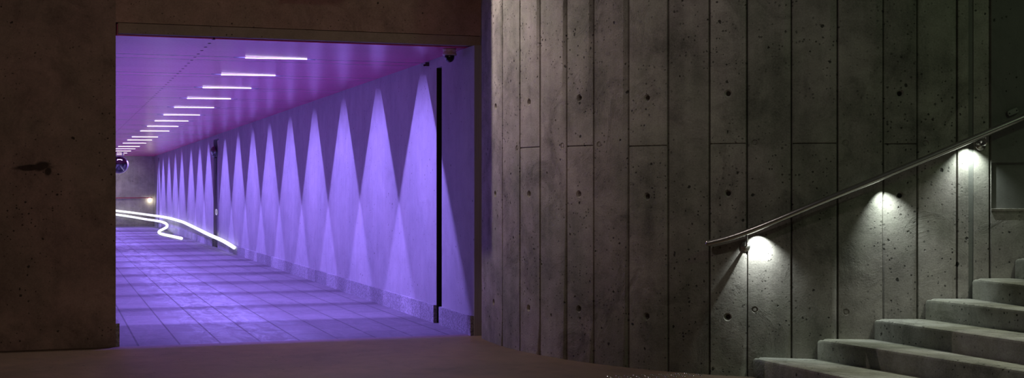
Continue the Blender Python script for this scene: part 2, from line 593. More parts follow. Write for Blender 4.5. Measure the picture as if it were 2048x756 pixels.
def panel(m, sa, sb, d, tint, feats=(), zj=None, z0=0.0, z1=ZT):
    """feats: (s, z, kind)"""
    q = 0.042
    zbk = {z0, z1}
    for f_ in feats: zbk |= {round(f_[1] - q, 5), round(f_[1] + q, 5)}
    if zj is not None: zbk |= {round(zj - 0.008, 5), round(zj, 5), round(zj + 0.008, 5)}
    zl = sorted(zbk)

    def V(s, z):
        dd = d - (0.014 if zj is not None and abs(z - zj) < 1e-4 else 0.0)
        return m.vert(W(s, z, dd), (s, z, 0))
    nseg = max(1, int((sb - sa) / 0.05))
    for j in range(len(zl) - 1):
        cz = (zl[j] + zl[j + 1]) / 2
        row = [f_ for f_ in feats if f_[1] - q < cz < f_[1] + q]
        sbk = {round(sa, 5), round(sb, 5)}
        for i in range(1, nseg):
            x = sa + (sb - sa) * i / nseg
            if not any(f_[0] - q - 0.006 < x < f_[0] + q + 0.006 for f_ in row): sbk.add(round(x, 5))
        for f_ in row: sbk |= {round(f_[0] - q, 5), round(f_[0] + q, 5)}
        sl = sorted(sbk)
        for i in range(len(sl) - 1):
            cs = (sl[i] + sl[i + 1]) / 2
            hit = [f_ for f_ in row if abs(f_[0] - cs) < 1e-3]
            if hit:
                if hit[0][2] == 'hole': ring_cell(m, cs, cz, q, d, [(0.033, 0.0), (0.021, -0.012), (0.018, -0.06)], tint)
                else: ring_cell(m, cs, cz, q, d, [(0.027, 0.0), (0.024, -0.006), (0.015, -0.006), (0.012, -0.002)], tint)
            else:
                m.face((V(sl[i], zl[j]), V(sl[i + 1], zl[j]), V(sl[i + 1], zl[j + 1]), V(sl[i], zl[j + 1])), tint, True)


def groove(m, s, da, db, tint=0.2):
    for z0, z1 in ((0, ZT),):
        a, b, c = (s - GW, da), (s, -GD), (s + GW, db)
        for (u, v) in ((a, b), (b, c)):
            m.poly([W(u[0], z0, u[1]), W(v[0], z0, v[1]), W(v[0], z1, v[1]), W(u[0], z1, u[1])],
                   [(u[0], z0, 0), (v[0], z0, 0), (v[0], z1, 0), (u[0], z1, 0)], tint, False)


S0 = 0.0
strip_a, strip_b = s_of(1937), s_of(1947)
edges_px = [None] + joints + [None]
s_edges = [S0] + [s_of(j) for j in joints] + [LEN]
S_POCK = s_of(1971)
for i in range(len(s_edges) - 1):
    a, b = s_edges[i], s_edges[i + 1]
    last = i == len(s_edges) - 2
    d = random.uniform(-0.003, 0.003)
    tint = random.uniform(0.25, 0.75)
    a2 = a + (GW if i else 0)
    b2 = b - (0 if last else GW)
    if i: groove(mb, a, d_prev, d)
    d_prev = d
    if joints and a < strip_a < b:              # rough board, smooth cast strip, rough board
        panel(mb, a2, strip_a, d, 0.62)
        panel(sm, strip_a, strip_b, d - 0.008, 0.7)
        for s_, in ((strip_a,), (strip_b,)):
            sm.poly([W(s_, 0, d), W(s_, 0, d - 0.008), W(s_, ZT, d - 0.008), W(s_, ZT, d)], [(s_, 0, 0), (s_, 0, .01), (s_, ZT, .01), (s_, ZT, 0)])
        f = [(*sz(*h), 'hole') for h in holes if strip_b < s_of(h[0]) < b2]
        panel(mb, strip_b, b2, d, 0.62, [x for x in f if x[0] + 0.043 < b2 and x[0] - 0.043 > strip_b])
        continue
    if last:                                    # smooth field with a shallow pocket
        za, zb = sz(2000, 418)[1], sz(2000, 325)[1]
        dp = d - 0.022
        panel(mb, a2, b2, d, 0.45, z0=0, z1=za)
        panel(sm, a2, b2, dp, 0.5, z0=za, z1=zb)
        panel(sm, a2, b2, d, 0.35, z0=zb, z1=ZT)
        nn = 40
        for k in range(nn):
            u, v = a2 + (b2 - a2) * k / nn, a2 + (b2 - a2) * (k + 1) / nn
            mb.poly([W(u, za, dp), W(v, za, dp), W(v, za, d), W(u, za, d)], [(u, za, 0), (v, za, 0), (v, za, .02), (u, za, .02)], 0.95)  # sill tint made paler, as if catching light from above
            sm.poly([W(u, zb, dp), W(v, zb, dp), W(v, zb, d), W(u, zb, d)], [(u, zb, 0), (v, zb, 0), (v, zb, .02), (u, zb, .02)])
        for k in range(nn):                     # added lip along the pocket's foot, its lit edge put into the tint
            u, v = a2 + (b2 - a2) * k / nn, a2 + (b2 - a2) * (k + 1) / nn
            lip = [(za - 0.016, d), (za - 0.010, d + 0.012), (za + 0.002, d + 0.014), (za + 0.004, dp)]
            for (z_a, d_a), (z_b, d_b) in zip(lip, lip[1:]):
                mb.poly([W(u, z_a, d_a), W(v, z_a, d_a), W(v, z_b, d_b), W(u, z_b, d_b)], [(u, z_a, 0), (v, z_a, 0), (v, z_b, 0), (u, z_b, 0)], 1.0)
        mb.poly([W(a2, za, dp), W(a2, za, d), W(a2, zb, d), W(a2, zb, dp)], tint=0.9)  # left edge of the pocket, its light line put into the tint
        continue
    f = []
    for h in holes:
        s_, z_ = sz(*h)
        if a2 + 0.044 < s_ < b2 - 0.044: f.append((s_, z_, 'hole'))
        elif a2 < s_ < b2: f.append(((a2 + b2) / 2, z_, 'hole')) if b2 - a2 > 0.1 else None
    for h in marks:
        s_, z_ = sz(*h)
        if a2 < s_ < b2:
            s_ = min(max(s_, a2 + 0.052), b2 - 0.052)
            if s_ > a2 + 0.04 and not any(abs(z_ - y[1]) < 0.09 for y in f): f.append((s_, z_, 'mark'))
    zj = None
    for (u, v), py in hz.items():
        if edges_px[i] == u and edges_px[i + 1] == v:
            zj = sz((u + v) / 2, py)[1]
            f = [x for x in f if abs(x[1] - zj) > 0.06]
    panel(mb, a2, b2, d, tint, f, zj)
# thickness: back face, end caps, top
TH = 0.35
nb = 60
for k in range(nb):
    u, v = LEN * k / nb, LEN * (k + 1) / nb
    mb.poly([W(v, 0, -TH), W(u, 0, -TH), W(u, ZT, -TH), W(v, ZT, -TH)], merge=False)
    mb.poly([W(u, ZT, 0), W(v, ZT, 0), W(v, ZT, -TH), W(u, ZT, -TH)], merge=False)
for s_ in (0, LEN):
    mb.poly([W(s_, 0, 0.0), W(s_, 0, -TH), W(s_, ZT, -TH), W(s_, ZT, 0.0)], [(0, 0, 0), (TH, 0, 0), (TH, ZT, 0), (0, ZT, 0)], merge=False)
wr = struct(mb, 'wall_right', M['board'], 'curved board-marked concrete wall beside the stairs', sharp=25)
sm_o = sm.build('cast_strip', M['board_smooth'], wr, sharp=25)
sm_o['kind'] = 'structure'

# -------------------------------------------------------------- pier, beam
mb = MB()


def tnz(t, n, z): return TV * t + NV * n + Vector((0, 0, z))


def co_face(k, t, n, z):
    return (n, z, t) if k in ('x0', 'x1') else ((t, z, n) if k in ('y0', 'y1') else (t, n, z))


mb.hexa(tnz, (T0, -7.0, 0), (T0 + 0.5, N_L, 4.9), co_face)
struct(mb, 'wall_left', M['pier'], 'brown concrete pier beside the passage mouth')
mb = MB()
mb.hexa(tnz, (T0, N_L, 3.085), (T0 + 0.12, 4.75, 4.9), co_face, 0.5)
mb.hexa(tnz, (T0 + 0.10, N_L + 0.03, ZC + 0.015), (T0 + 0.12, 4.75, 3.085), co_face, 0.5)
lin = struct(mb, 'wall_front', M['lintel'], 'brown concrete beam above the passage mouth')
mb = MB()
mb.hexa(tnz, (T0 + 0.012, N_L + 0.022, ZC + 0.012), (T0 + 0.10, 4.75, 3.081), co_face, 0.5)
o = mb.build('lower_band', M['band'], lin); o['kind'] = 'structure'

# ------------------------------------------------------------------- floors
mb = MB()
for (t0, t1, n0, n1) in ((-3, T0, -9, 12), (T0, 14.2, 4.05, 6.0)):
    ni = 12
    for i in range(ni):
        for j in range(ni):
            a, b = t0 + (t1 - t0) * i / ni, t0 + (t1 - t0) * (i + 1) / ni
            c, d = n0 + (n1 - n0) * j / ni, n0 + (n1 - n0) * (j + 1) / ni
            mb.poly([tnz(a, c, 0), tnz(b, c, 0), tnz(b, d, 0), tnz(a, d, 0)], [(c, a, 0), (c, b, 0), (d, b, 0), (d, a, 0)], merge=True)
struct(mb, 'floor', M['floor'], 'brown concrete floor in front of the passage')
mb = MB()
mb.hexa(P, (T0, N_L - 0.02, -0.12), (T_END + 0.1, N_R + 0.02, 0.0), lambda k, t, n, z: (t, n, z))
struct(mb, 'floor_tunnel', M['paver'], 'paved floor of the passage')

# ---------------------------------------------------- strip light positions
apex = [851, 757, 687, 629, 580, 539, 505, 475, 448.8, 415.4, 397.7, 380.2, 361.8, 348.5, 336, 324.6, 316]
stry = [116, 150.7, 175.6, 197.2, 214.7, 229.5, 241.4, 251.5, 261.2, 272.5, 278.8, 285, 291.6, 296.2, 300.8, 305, 308.2]
NC = 2.36
strips = []
for ax, sy in zip(apex, stry):
    Y1 = N_R / NV.x * F / (ax - 107.0)
    t1 = (Y1 - 0.3216 * N_R) / 0.9469
    t2 = 20.0
    for _ in range(8):
        Y2 = (ZC - EYE - SLOPE * (t2 - 13.4)) * F / (CY - sy)
        t2 = (Y2 - 0.3216 * NC) / 0.9469
    strips.append(0.6 * t1 + 0.4 * t2)
strips[0] += 0.10

# ------------------------------------------------------------------ ceiling
SW, SH = 0.05, 0.078            # half width and depth of a light channel
SL = 0.46                        # half length of a light channel
mb = MB()
tb = [T0 + 0.12]
for t in strips: tb += [t - SW, t + SW]
tb.append(T_END + 0.1)
nbk = [N_L - 0.02, NC - SL, NC + SL, 4.30]
cofc = lambda k, t, n, z: (t, n, z)
for i in range(len(tb) - 1):
    for j in range(3):
        if i % 2 == 1 and j == 1: continue
        c = [(tb[i], nbk[j]), (tb[i], nbk[j + 1]), (tb[i + 1], nbk[j + 1]), (tb[i + 1], nbk[j])]
        mb.poly([P(t, n, ZC) for t, n in c], [(t, n, 0) for t, n in c])
c = [(tb[0], nbk[0]), (tb[-1], nbk[0]), (tb[-1], nbk[-1]), (tb[0], nbk[-1])]
mb.poly([P(t, n, ZC + 0.3) for t, n in c], [(t, n, 0) for t, n in c])
for (a, b) in zip(c, c[1:] + c[:1]):
    mb.poly([P(*a, ZC), P(*b, ZC), P(*b, ZC + 0.3), P(*a, ZC + 0.3)], [(*a, 0), (*b, 0), (*b, .3), (*a, .3)])
struct(mb, 'ceiling', M['ceiling'], 'pink glossy ceiling of the passage')

ordn = ['first', 'second', 'third', 'fourth', 'fifth', 'sixth', 'seventh', 'eighth', 'ninth', 'tenth', 'eleventh', 'twelfth',
        'thirteenth', 'fourteenth', 'fifteenth', 'sixteenth', 'seventeenth']
STRIP_W = 250.0
for i, t in enumerate(strips):
    root = empty('ceiling_light', P(t, NC, ZC), f'{ordn[i]} glowing strip light in the ceiling counted from the passage mouth', 'ceiling light', 'strip lights across the passage ceiling')
    h = MB()   # open channel, hung in the ceiling
    a, b = (t - SW, NC - SL), (t + SW, NC + SL)
    z0, z1 = ZC, ZC + SH
    q = [(a[0], a[1]), (b[0], a[1]), (b[0], b[1]), (a[0], b[1])]
    for u, v in zip(q, q[1:] + q[:1]):
        h.poly([P(*u, z0), P(*v, z0), P(*v, z1), P(*u, z1)])
    h.poly([P(*u, z1) for u in q])
    h.build('housing', M['slot'], root)
    d = MB()   # lit bead along the lip of the channel
    d.tube([P(t - SW - 0.028, NC - 0.34, ZC - 0.012), P(t - SW - 0.028, NC + 0.34, ZC - 0.004)], 0.0050, 10)
    d.build('diffuser', M['diffuser'], root)
    ld = bpy.data.lights.new('strip_lamp', 'AREA')
    ld.shape = 'RECTANGLE'; ld.size = 0.68; ld.size_y = 0.0055
    ld.energy = STRIP_W; ld.color = (0.325, 0.215, 1.0)
    lo = bpy.data.objects.new('strip_lamp', ld)
    COL.objects.link(lo)
    lo.parent = root
    lo.location = (0, 0, SH - 0.003)
    lo.rotation_euler = (0, 0, math.atan2(NV.y, NV.x))

# -------------------------------------------------------------- side walls
GAP = (14.40, 14.62)
NICHE = (35.7, 36.9)
GAP2 = (56.8, 57.1)
T_S = 13.18
mb = MB()
segs = [(T_S, GAP[0]), (GAP[1], NICHE[0]), (NICHE[1], GAP2[0]), (GAP2[1], T_END)]
for i, (a, b) in enumerate(segs):
    k = max(1, int((b - a) / 2.4))
    for j in range(k):
        u, v = a + (b - a) * j / k, a + (b - a) * (j + 1) / k
        mb.poly([P(u, N_R, 0), P(v, N_R, 0), P(v, N_R, ZC), P(u, N_R, ZC)], [(u, 0, 0), (v, 0, 0), (v, ZC, 0), (u, ZC, 0)], 0.5)
    for e in (a, b):
        mb.poly([P(e, N_R, 0), P(e, N_R + 0.12, 0), P(e, N_R + 0.12, ZC), P(e, N_R, ZC)], [(0, 0, 0), (.12, 0, 0), (.12, ZC, 0), (0, ZC, 0)], 0.5)
ztop = 2.86
for (a, b) in (GAP, NICHE, GAP2):          # the panel closes above each recess
    mb.poly([P(a, N_R, ztop), P(b, N_R, ztop), P(b, N_R, ZC), P(a, N_R, ZC)], [(a, ztop, 0), (b, ztop, 0), (b, ZC, 0), (a, ZC, 0)])
    mb.poly([P(a, N_R, ztop), P(b, N_R, ztop), P(b, N_R + 0.12, ztop), P(a, N_R + 0.12, ztop)])
mb.poly([P(T_S, N_R + 0.12, 0), P(T_END, N_R + 0.12, 0), P(T_END, N_R + 0.12, 3.2), P(T_S, N_R + 0.12, 3.2)], [(T_S, 0, 0), (T_END, 0, 0), (T_END, 3.2, 0), (T_S, 3.2, 0)])
mb.poly([P(12.7, N_R + 0.125, 0), P(T_S + 1, N_R + 0.125, 0), P(T_S + 1, N_R + 0.125, 4.5), P(12.7, N_R + 0.125, 4.5)], [(T_S, 0, 0), (T_S + 1.5, 0, 0), (T_S + 1.5, 4.5, 0), (T_S, 4.5, 0)], 0.1)
struct(mb, 'wall_tunnel_right', M['panel'], 'pale panelled passage wall with triangles of light')
mb = MB()
for (a, b) in (GAP, GAP2):
    mb.hexa(P, (a, N_R + 0.06, 0), (b, N_R + 0.115, ztop))
    for e in (a + 0.003, b - 0.003):
        mb.poly([P(e, N_R + 0.004, 0), P(e, N_R + 0.115, 0), P(e, N_R + 0.115, ztop), P(e, N_R + 0.004, ztop)])
struct(mb, 'trim_1', M['black'], 'black recessed joint in the passage wall')

mb = MB()
for (a, b) in [(T_S + 0.02, GAP[0]), (GAP[1], NICHE[0]), (NICHE[1], GAP2[0]), (GAP2[1], T_END)]:
    mb.hexa(P, (a, N_R - 0.035, 0), (b, N_R + 0.02, 0.2), lambda k, t, n, z: (t, z + 0.05, n))
struct(mb, 'baseboard_right', M['granite'], 'speckled granite plinth along the passage wall')
mb = MB()
mb.hexa(P, (T0 + 0.5, N_L - 0.4, 0), (T_END, N_L, ZC), lambda k, t, n, z: (t, z, n))
M['bounce_wall'] = concrete('pale_bounce_wall', (0.72, 0.71, 0.73), (0.70, 0.70, 0.72), 0.2, 0.1, 0.7, 0.2)  # unseen wall kept pale to bounce extra light
struct(mb, 'wall_tunnel_left', M['bounce_wall'], 'passage wall hidden behind the pier')
mb = MB()
mb.hexa(P, (T0 + 0.01, N_L - 0.02, 0), (T_END, N_L + 0.035, 0.22), lambda k, t, n, z: (t, z + 0.05, n))
struct(mb, 'baseboard_left', M['granite'], 'granite plinth at the pier')
mb = MB()
mb.hexa(P, (T_END, N_L - 0.4, -0.1), (T_END + 0.3, 4.4, 3.2), lambda k, t, n, z: (n, z, t))
struct(mb, 'wall_back', M['back'], 'grey concrete end wall of the passage')
mb = MB()
mb.hexa(P, (T_END - 0.12, N_L, 0), (T_END, N_R, 0.11), lambda k, t, n, z: (n, z, t))
struct(mb, 'baseboard_back', M['back'], 'low concrete kerb at the end wall')

# ---------------------------------------------------------------- staircase
tips = [((1503, 715), (1700, 756)), ((1632, 678), (2048, 741)), ((1745, 637), (2048, 681)), ((1848, 597), (2048, 620)), ((1942, 555), (2048, 568.5)), ((2027, 516), (2048, 519))]
A, D = [], []
for k, (a, b) in enumerate(tips):
    h = 0.16 * (k + 1)
    s = s_of(a[0])
    Ya = cpos(s).y - 0.006
    pa = Vector(((a[0] - CX) / F * Ya, Ya))
    Yb = (EYE - h) * F / (b[1] - CY)
    pb = Vector(((b[0] - CX) / F * Yb, Yb))
    A.append(pa)
    d = (pb - pa).normalized()
    D.append(d)
D[5] = Vector((math.sin(0.26), -math.cos(0.26)))
A.append(Vector((A[5].x + 0.33, cpos(s_of(2110)).y - 0.006))); D.append(Vector((math.sin(0.23), -math.cos(0.23))))
A.append(Vector((A[6].x + 0.33, cpos(s_of(2190)).y - 0.006))); D.append(Vector((math.sin(0.2), -math.cos(0.2))))
st = empty('staircase', (A[0].x, A[0].y, 0), 'concrete staircase climbing along the board-marked wall under the handrail', 'stairs')
LS = 2.7
for k in range(7):
    h = 0.16 * (k + 1)
    m = MB()
    w0 = A[k + 1] - A[k]
    b0, b1 = A[k] + D[k] * LS, A[k + 1] + D[k + 1] * LS
    NSEG = 26
    rows = []
    rnd = random.Random(k)
    for i in range(NSEG + 1):
        u = (i / NSEG)
        f0 = A[k].lerp(b0, u); f1 = A[k + 1].lerp(b1, u)
        if u == 0:
            pass
        W_ = (f1 - f0).length
        e = (f1 - f0) / W_
        jit = rnd.uniform(-0.003, 0.003)
        prof = [(0.0, 0.0), (0.0 + jit * .4, h - 0.022), (0.004 + abs(jit), h - 0.008), (0.018 + abs(jit), h + jit * .25), (0.058, h), (0.061, h - 0.004), (0.067, h - 0.004), (0.070, h), (W_ - 0.004, h), (W_ - 0.004, 0.0)]
        if i == 0:       # rounded end at the wall
            prof = [(0.012 if j in (1, 2, 3) else 0, 0) and (x + (0.012 if j < 4 else 0), z - (0.010 if 1 <= j <= 4 else 0)) for j, (x, z) in enumerate(prof)]
        row = []
        acc = 0.0
        pv = None
        for (x, z) in prof:
            q = f0 + e * x
            if pv is not None: acc += math.hypot(x - pv[0], z - pv[1])
            pv = (x, z)
            row.append(m.vert((q.x, q.y, z), (u * LS + k * 3.3, acc + k * 1.7, 0), merge=False))
        rows.append(row)
    for r0, r1 in zip(rows, rows[1:]):
        for j in range(len(r0)):
            j2 = (j + 1) % len(r0)
            m.face((r0[j], r0[j2], r1[j2], r1[j]), 0.22 if j == 0 else 0.72, True)  # risers tinted darker: grime, plus shade put into the colour
    m.face(rows[0][::-1]); m.face(rows[-1])
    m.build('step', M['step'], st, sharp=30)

# ----------------------------------------------------------------- handrail
rail_px = [(1417, 486.5), (1424, 486.2), (1434, 485), (1446, 481.5), (1460, 476.5), (1474, 471.5), (1507, 459.5), (1560, 438), (1640, 404.5), (1759, 356), (1850, 318.5), (1937, 281.5), (2048, 235), (2150, 192), (2260, 146)]


def rail_pt(px, py, off=0.085):
    return wall_pt(px, py, off)


r3 = [rail_pt(*p) for p in rail_px]
rp = soften(r3, 160, 60)
hr = empty('handrail', (r3[0].x, r3[0].y, r3[0].z), 'stainless steel handrail rising along the wall above the concrete stairs', 'handrail')
m = MB(); m.tube(rp, 0.0255, 20); m.build('rail', M['steel'], hr)


def bracket(px, py, railp):
    s, z = sz(px, py)
    n = cnor(s)
    c = W(s, z, 0.004)
    nv = Vector((n.x, n.y, 0))
    r = railp
    tip = Vector((r.x, r.y, r.z - 0.02))
    knee = Vector((c.x, c.y, c.z)) + nv * 0.06
    pth = [c, c + nv * 0.03, knee]
    cor = Vector((tip.x, tip.y, c.z + 0.004))
    pth = [c] + [c.lerp(cor, u) for u in (0.3, 0.6, 0.8)] + [cor.lerp(c, 0.06) + Vector((0, 0, 0.004)), cor + Vector((0, 0, 0.018)), cor + Vector((0, 0, 0.035)), tip]
    mm = MB(); mm.tube(pth, 0.0075, 12)
    arm = mm.build('bracket', M['steel'], hr)
    mm = MB(); mm.lathe([(0.0, 0.0), (0.040, 0.0), (0.040, 0.006), (0.036, 0.010), (0.014, 0.011), (0.012, 0.016), (0, 0.016)], W(s, z, 0.001), nv, 28)
    mm.build('rosette', M['steel'], arm)


def near_rail(px):
    best = min(rp, key=lambda q: abs(q.x / q.y * F + CX - px))
    i = rp.index(best)
    j = min(i + 1, len(rp) - 1)
    x0, x1 = [q.x / q.y * F + CX for q in (rp[j - 1], rp[j])]
    u = (px - x0) / (x1 - x0)
    return rp[j - 1].lerp(rp[j], u), (rp[j] - rp[j - 1]).normalized()


bracket(1491, 493, near_rail(1493.5)[0])
bracket(1961, 291, near_rail(1973)[0])
LED_W = (22.0, 26.0, 16.0)
for i, px in enumerate((1507, 1759, 1937)):
    p, tg = near_rail(px)
    dn = Vector((0, 0, -1)); dn = (dn - tg * dn.dot(tg)).normalized()
    # lens sits on the underside, turned a little to the wall
    s = s_of(px); n = cnor(s); nv = Vector((n.x, n.y, 0))
    ax = (dn * 0.94 + nv * (0.22)).normalized()
    mm = MB(); mm.lathe([(0.0, 0.0245), (0.005, 0.0245), (0.0085, 0.0225), (0.0085, 0.018), (0, 0.018)], p, ax, 16)
    mm.build('light_lens', M['led'], hr)
    ld = bpy.data.lights.new('rail_lamp', 'SPOT')
    ld.energy = LED_W[i]; ld.color = (0.90, 1.0, 0.93); ld.shadow_soft_size = 0.003
    ld.spot_size = math.radians((104, 88, 104)[i]); ld.spot_blend = 1.0
    lo = bpy.data.objects.new('rail_lamp', ld); COL.objects.link(lo)
    lo.parent = hr
    pos = p + ax * 0.034
    lo.location = pos - hr.location
    aim = (Vector((0, 0, -1)) - nv * (0.42, 0.10, 0.42)[i] + Vector(((0.10, 0.22, 0.05)[i], 0, 0))).normalized()
    lo.rotation_euler = aim.to_track_quat('-Z', 'Y').to_euler()

# small plate fixed to the wall above the rail
s, z = sz(2024, 224)
nv = Vector((*cnor(s), 0)); c = W(s, z, 0.002)
ux = Vector((nv.y * -1, nv.x, 0)); ux = ux if ux.x > 0 else -ux
ang = math.radians(24)
ax_ = ux * math.cos(ang) + Vector((0, 0, 1)) * math.sin(ang)
ay_ = -ux * math.sin(ang) + Vector((0, 0, 1)) * math.cos(ang)
bp_ = empty('wall_plate', c, 'small tilted metal plate with two screws on the wall above the handrail', 'bracket')
mm = MB()
fnp = lambda x, y, q: c + ax_ * x + ay_ * y + nv * q
prof = []
for (sx, sy) in ((1, 1), (-1, 1), (-1, -1), (1, -1)):
    for k in range(4):
        a = {(1, 1): 0, (-1, 1): 90, (-1, -1): 180, (1, -1): 270}[(sx, sy)] + k * 30
        prof.append((sx * 0.031 + 0.012 * math.cos(math.radians(a)), sy * 0.010 + 0.012 * math.sin(math.radians(a))))
f0 = [mm.vert(fnp(x, y, 0)) for x, y in prof]; f1 = [mm.vert(fnp(x, y, 0.02)) for x, y in prof]; f2 = [mm.vert(fnp(x * .93, y * .88, 0.024)) for x, y in prof]
for u, v in ((f0, f1), (f1, f2)):
    for k in range(len(u)):
        mm.face((u[k], u[(k + 1) % len(u)], v[(k + 1) % len(u)], v[k]))
mm.face(f2); mm.face(f0[::-1])
mm.build('plate', plain('dull_zinc', (0.30, 0.31, 0.29), 0.5, 0.5), bp_)
for sx in (-0.03, 0.03):
    mm = MB(); mm.lathe([(0, 0.028), (0.004, 0.028), (0.006, 0.025), (0.006, 0.022)], fnp(sx, 0, 0), nv, 12); mm.build('screw', M['dark_metal'], bp_)

# ------------------------------------------------------------ tactile studs
row_u, row_v = Vector((0.968, 0.252)), Vector((0.252, -0.968))
o0 = on_floor(1217, 753); o0 = Vector((o0.x, o0.y))
proto = None
for r in range(3):
    for k in range(11):
        p = o0 + row_u * (0.0735 * k) + row_v * (0.073 * r)
        px = p.x / p.y * F + CX
        if px > 1408: continue
        if proto is None:
            mm = MB()
            prof = [(0.0145, 0.0), (0.0145, 0.002), (0.013, 0.0042), (0.009, 0.0062), (0.004, 0.0070), (0.0, 0.0072)]
            mm.lathe(prof, (p.x, p.y, 0.0005), (0, 0, 1), 16)
            proto = mm.build('tactile_stud', M['stud'], loc=Vector((p.x, p.y, 0.0005)))
            o = proto
        else:
            o = proto.copy(); COL.objects.link(o); o.location = (p.x, p.y, 0.0005)
        tag(o, 'small domed steel stud in the floor at the foot of the stairs', 'stud', 'tactile studs in the floor before the stairs')

# -------------------------------------------------------------- dome camera
pc = P(13.62, 3.90, ZC)
for _ in range(20):
    t_, n_ = tn(pc)
    e = (pc.x / pc.y * F + CX) - 899
    pc = P(13.62, n_ - e * 0.004, ZC)
dc = empty('dome_camera', pc, 'grey security camera with smoked dome under the ceiling at the passage mouth', 'security camera')
mm = MB(); mm.lathe([(0.0, 0), (0.072, 0), (0.072, -0.012), (0.068, -0.016), (0.068, -0.046), (0.074, -0.052), (0.074, -0.066), (0.064, -0.070), (0.05, -0.070)], pc, (0, 0, 1), 40); mm.build('housing', M['cam_body'], dc)
mm = MB(); mm.lathe([(0.052, -0.068)] + [(0.052 * math.cos(a * math.pi / 20), -0.084 - 0.058 * math.sin(a * math.pi / 20)) for a in range(0, 11)], pc, (0, 0, 1), 36); mm.build('dome', M['cam_dome'], dc)

# small sensor where the wall meets the ceiling
ps = on_n(852.5, 130, N_R - 0.03)
so = empty('sensor', ps, 'tiny dark fixture at the wall top above the first triangle of light', 'sensor')
mm = MB(); mm.hexa(lambda a, b, c_: ps + TV * a + NV * b + Vector((0, 0, c_)), (-0.016, -0.012, -0.012), (0.016, 0.03, 0.03)); mm.build('body', M['dark_metal'], so)
mm = MB(); mm.lathe([(0.0, 0.024), (0.008, 0.022), (0.011, 0.014), (0.011, 0.0)], ps - NV * 0.014, -NV + Vector((0, 0, -0.5)), 16); mm.build('lens', M['cam_dome'], so)

# --------------------------------------------------------------- help point
hp_c = P((NICHE[0] + NICHE[1]) / 2, N_R + 0.115, 0)
hp = empty('help_point', hp_c, 'tall dark steel call panel recessed in the passage wall between two triangles', 'call panel')
tm = (NICHE[0] + NICHE[1]) / 2
mm = MB(); mm.hexa(P, (NICHE[0] + 0.01, N_R + 0.07, 0.02), (NICHE[1] - 0.01, N_R + 0.116, 2.84)); mm.build('panel', M['dark_steel'], hp)
q = on_n(432, 334, N_R + 0.07); ts_ = tn(q)[0]
z_s0, z_s1 = on_n(432, 352, N_R + 0.07).z, on_n(432, 316, N_R + 0.07).z
mm = MB()
for (dx, za, zb) in ((0, z_s0, z_s1),):
    n8 = 14
    rg = [(0.11 * math.cos(6.2832 * k / n8), (za + zb) / 2 + (zb - za) / 2 * math.sin(6.2832 * k / n8)) for k in range(n8)]
    off = SLOPE * (ts_ - 13.4)
    f0 = [mm.vert(P(ts_ + x, N_R + 0.064, z + off)) for x, z in rg]; f1 = [mm.vert(P(ts_ + x, N_R + 0.07, z + off)) for x, z in rg]
    mm.face(f0)
    for k in range(n8): mm.face((f0[k], f0[(k + 1) % n8], f1[(k + 1) % n8], f1[k]))
mm.build('slot', M['black'], hp)
qb = on_n(428.5, 383, N_R + 0.07)
mm = MB(); mm.lathe([(0, 0.012), (0.05, 0.010), (0.06, 0.0)], qb, -NV, 16); mm.build('button', M['black'], hp)
qd = on_n(432.5, 304, N_R + 0.07)
mm = MB(); mm.lathe([(0.17, 0.0), (0.17, 0.03), (0.165, 0.05), (0.14, 0.10), (0.08, 0.13), (0, 0.14)], qd, -NV + Vector((0, 0, -0.35)), 28); mm.build('lamp_dome', M['chrome'], hp)
qs = on_n(432, 424, N_R + 0.068)
tq, _ = tn(qs)
sg = MB()
mm = MB(); mm.hexa(lambda a, b, c_: qs + TV * a + NV * b + Vector((0, 0, c_)), (-0.46, -0.006, -0.10), (0.46, 0.003, 0.10)); sgn = mm.build('sign_plate', M['dark_steel'], hp)
mm = MB()
gl = [[(-0.34, -0.07), (-0.34, 0.06), (-0.24, 0.075), (-0.2, 0.04), (-0.2, -0.07)],
      [(-0.10, 0.06), (-0.12, -0.02), (-0.05, -0.06), (0.05, -0.05), (0.06, 0.06), (0.16, 0.07), (0.30, 0.06)],
      [(0.10, -0.06), (0.24, -0.07), (0.36, -0.03), (0.34, 0.04)]]
for g in gl:
    mm.tube([qs - TV * x - NV * 0.010 + Vector((0, 0, z)) for x, z in g], 0.011, 8)
mm.build('sign_strokes', M['white'], sgn)

# -------------------------------------------------------------- dome mirror
td = 52.0
dmc = on_t(238.5, 329, td)
top = P(*tn(dmc), ZC)
dm = empty('dome_mirror', top, 'round chrome mirror ball hanging under the ceiling at the far end of the passage', 'mirror')
R_ = 16.0 * dmc.y / F
mm = MB(); mm.lathe([(R_ * math.sin(a * math.pi / 24), R_ * math.cos(a * math.pi / 24)) for a in range(25)], dmc, (0, 0, 1), 40); mm.build('mirror', M['chrome'], dm)
mm = MB()
fwd = Vector((-dmc.x, -dmc.y, EYE - dmc.z)).normalized()
rp_ = []
prof = [(R_ * 0.98, -0.05), (R_ * 1.12, -0.05), (R_ * 1.14, -0.02), (R_ * 1.12, 0.01), (R_ * 0.98, 0.01), (R_ * 0.98, -0.05)]
mm.lathe(prof, dmc, fwd, 44); mm.build('rim', M['rim'], dm)
for sx in (-0.12, 0.12):
    mm = MB(); mm.tube([top + NV * sx, Vector((top.x, top.y, dmc.z + R_ * 0.9)) + NV * sx], 0.03, 10, False); mm.build('stem', M['rim'], dm)

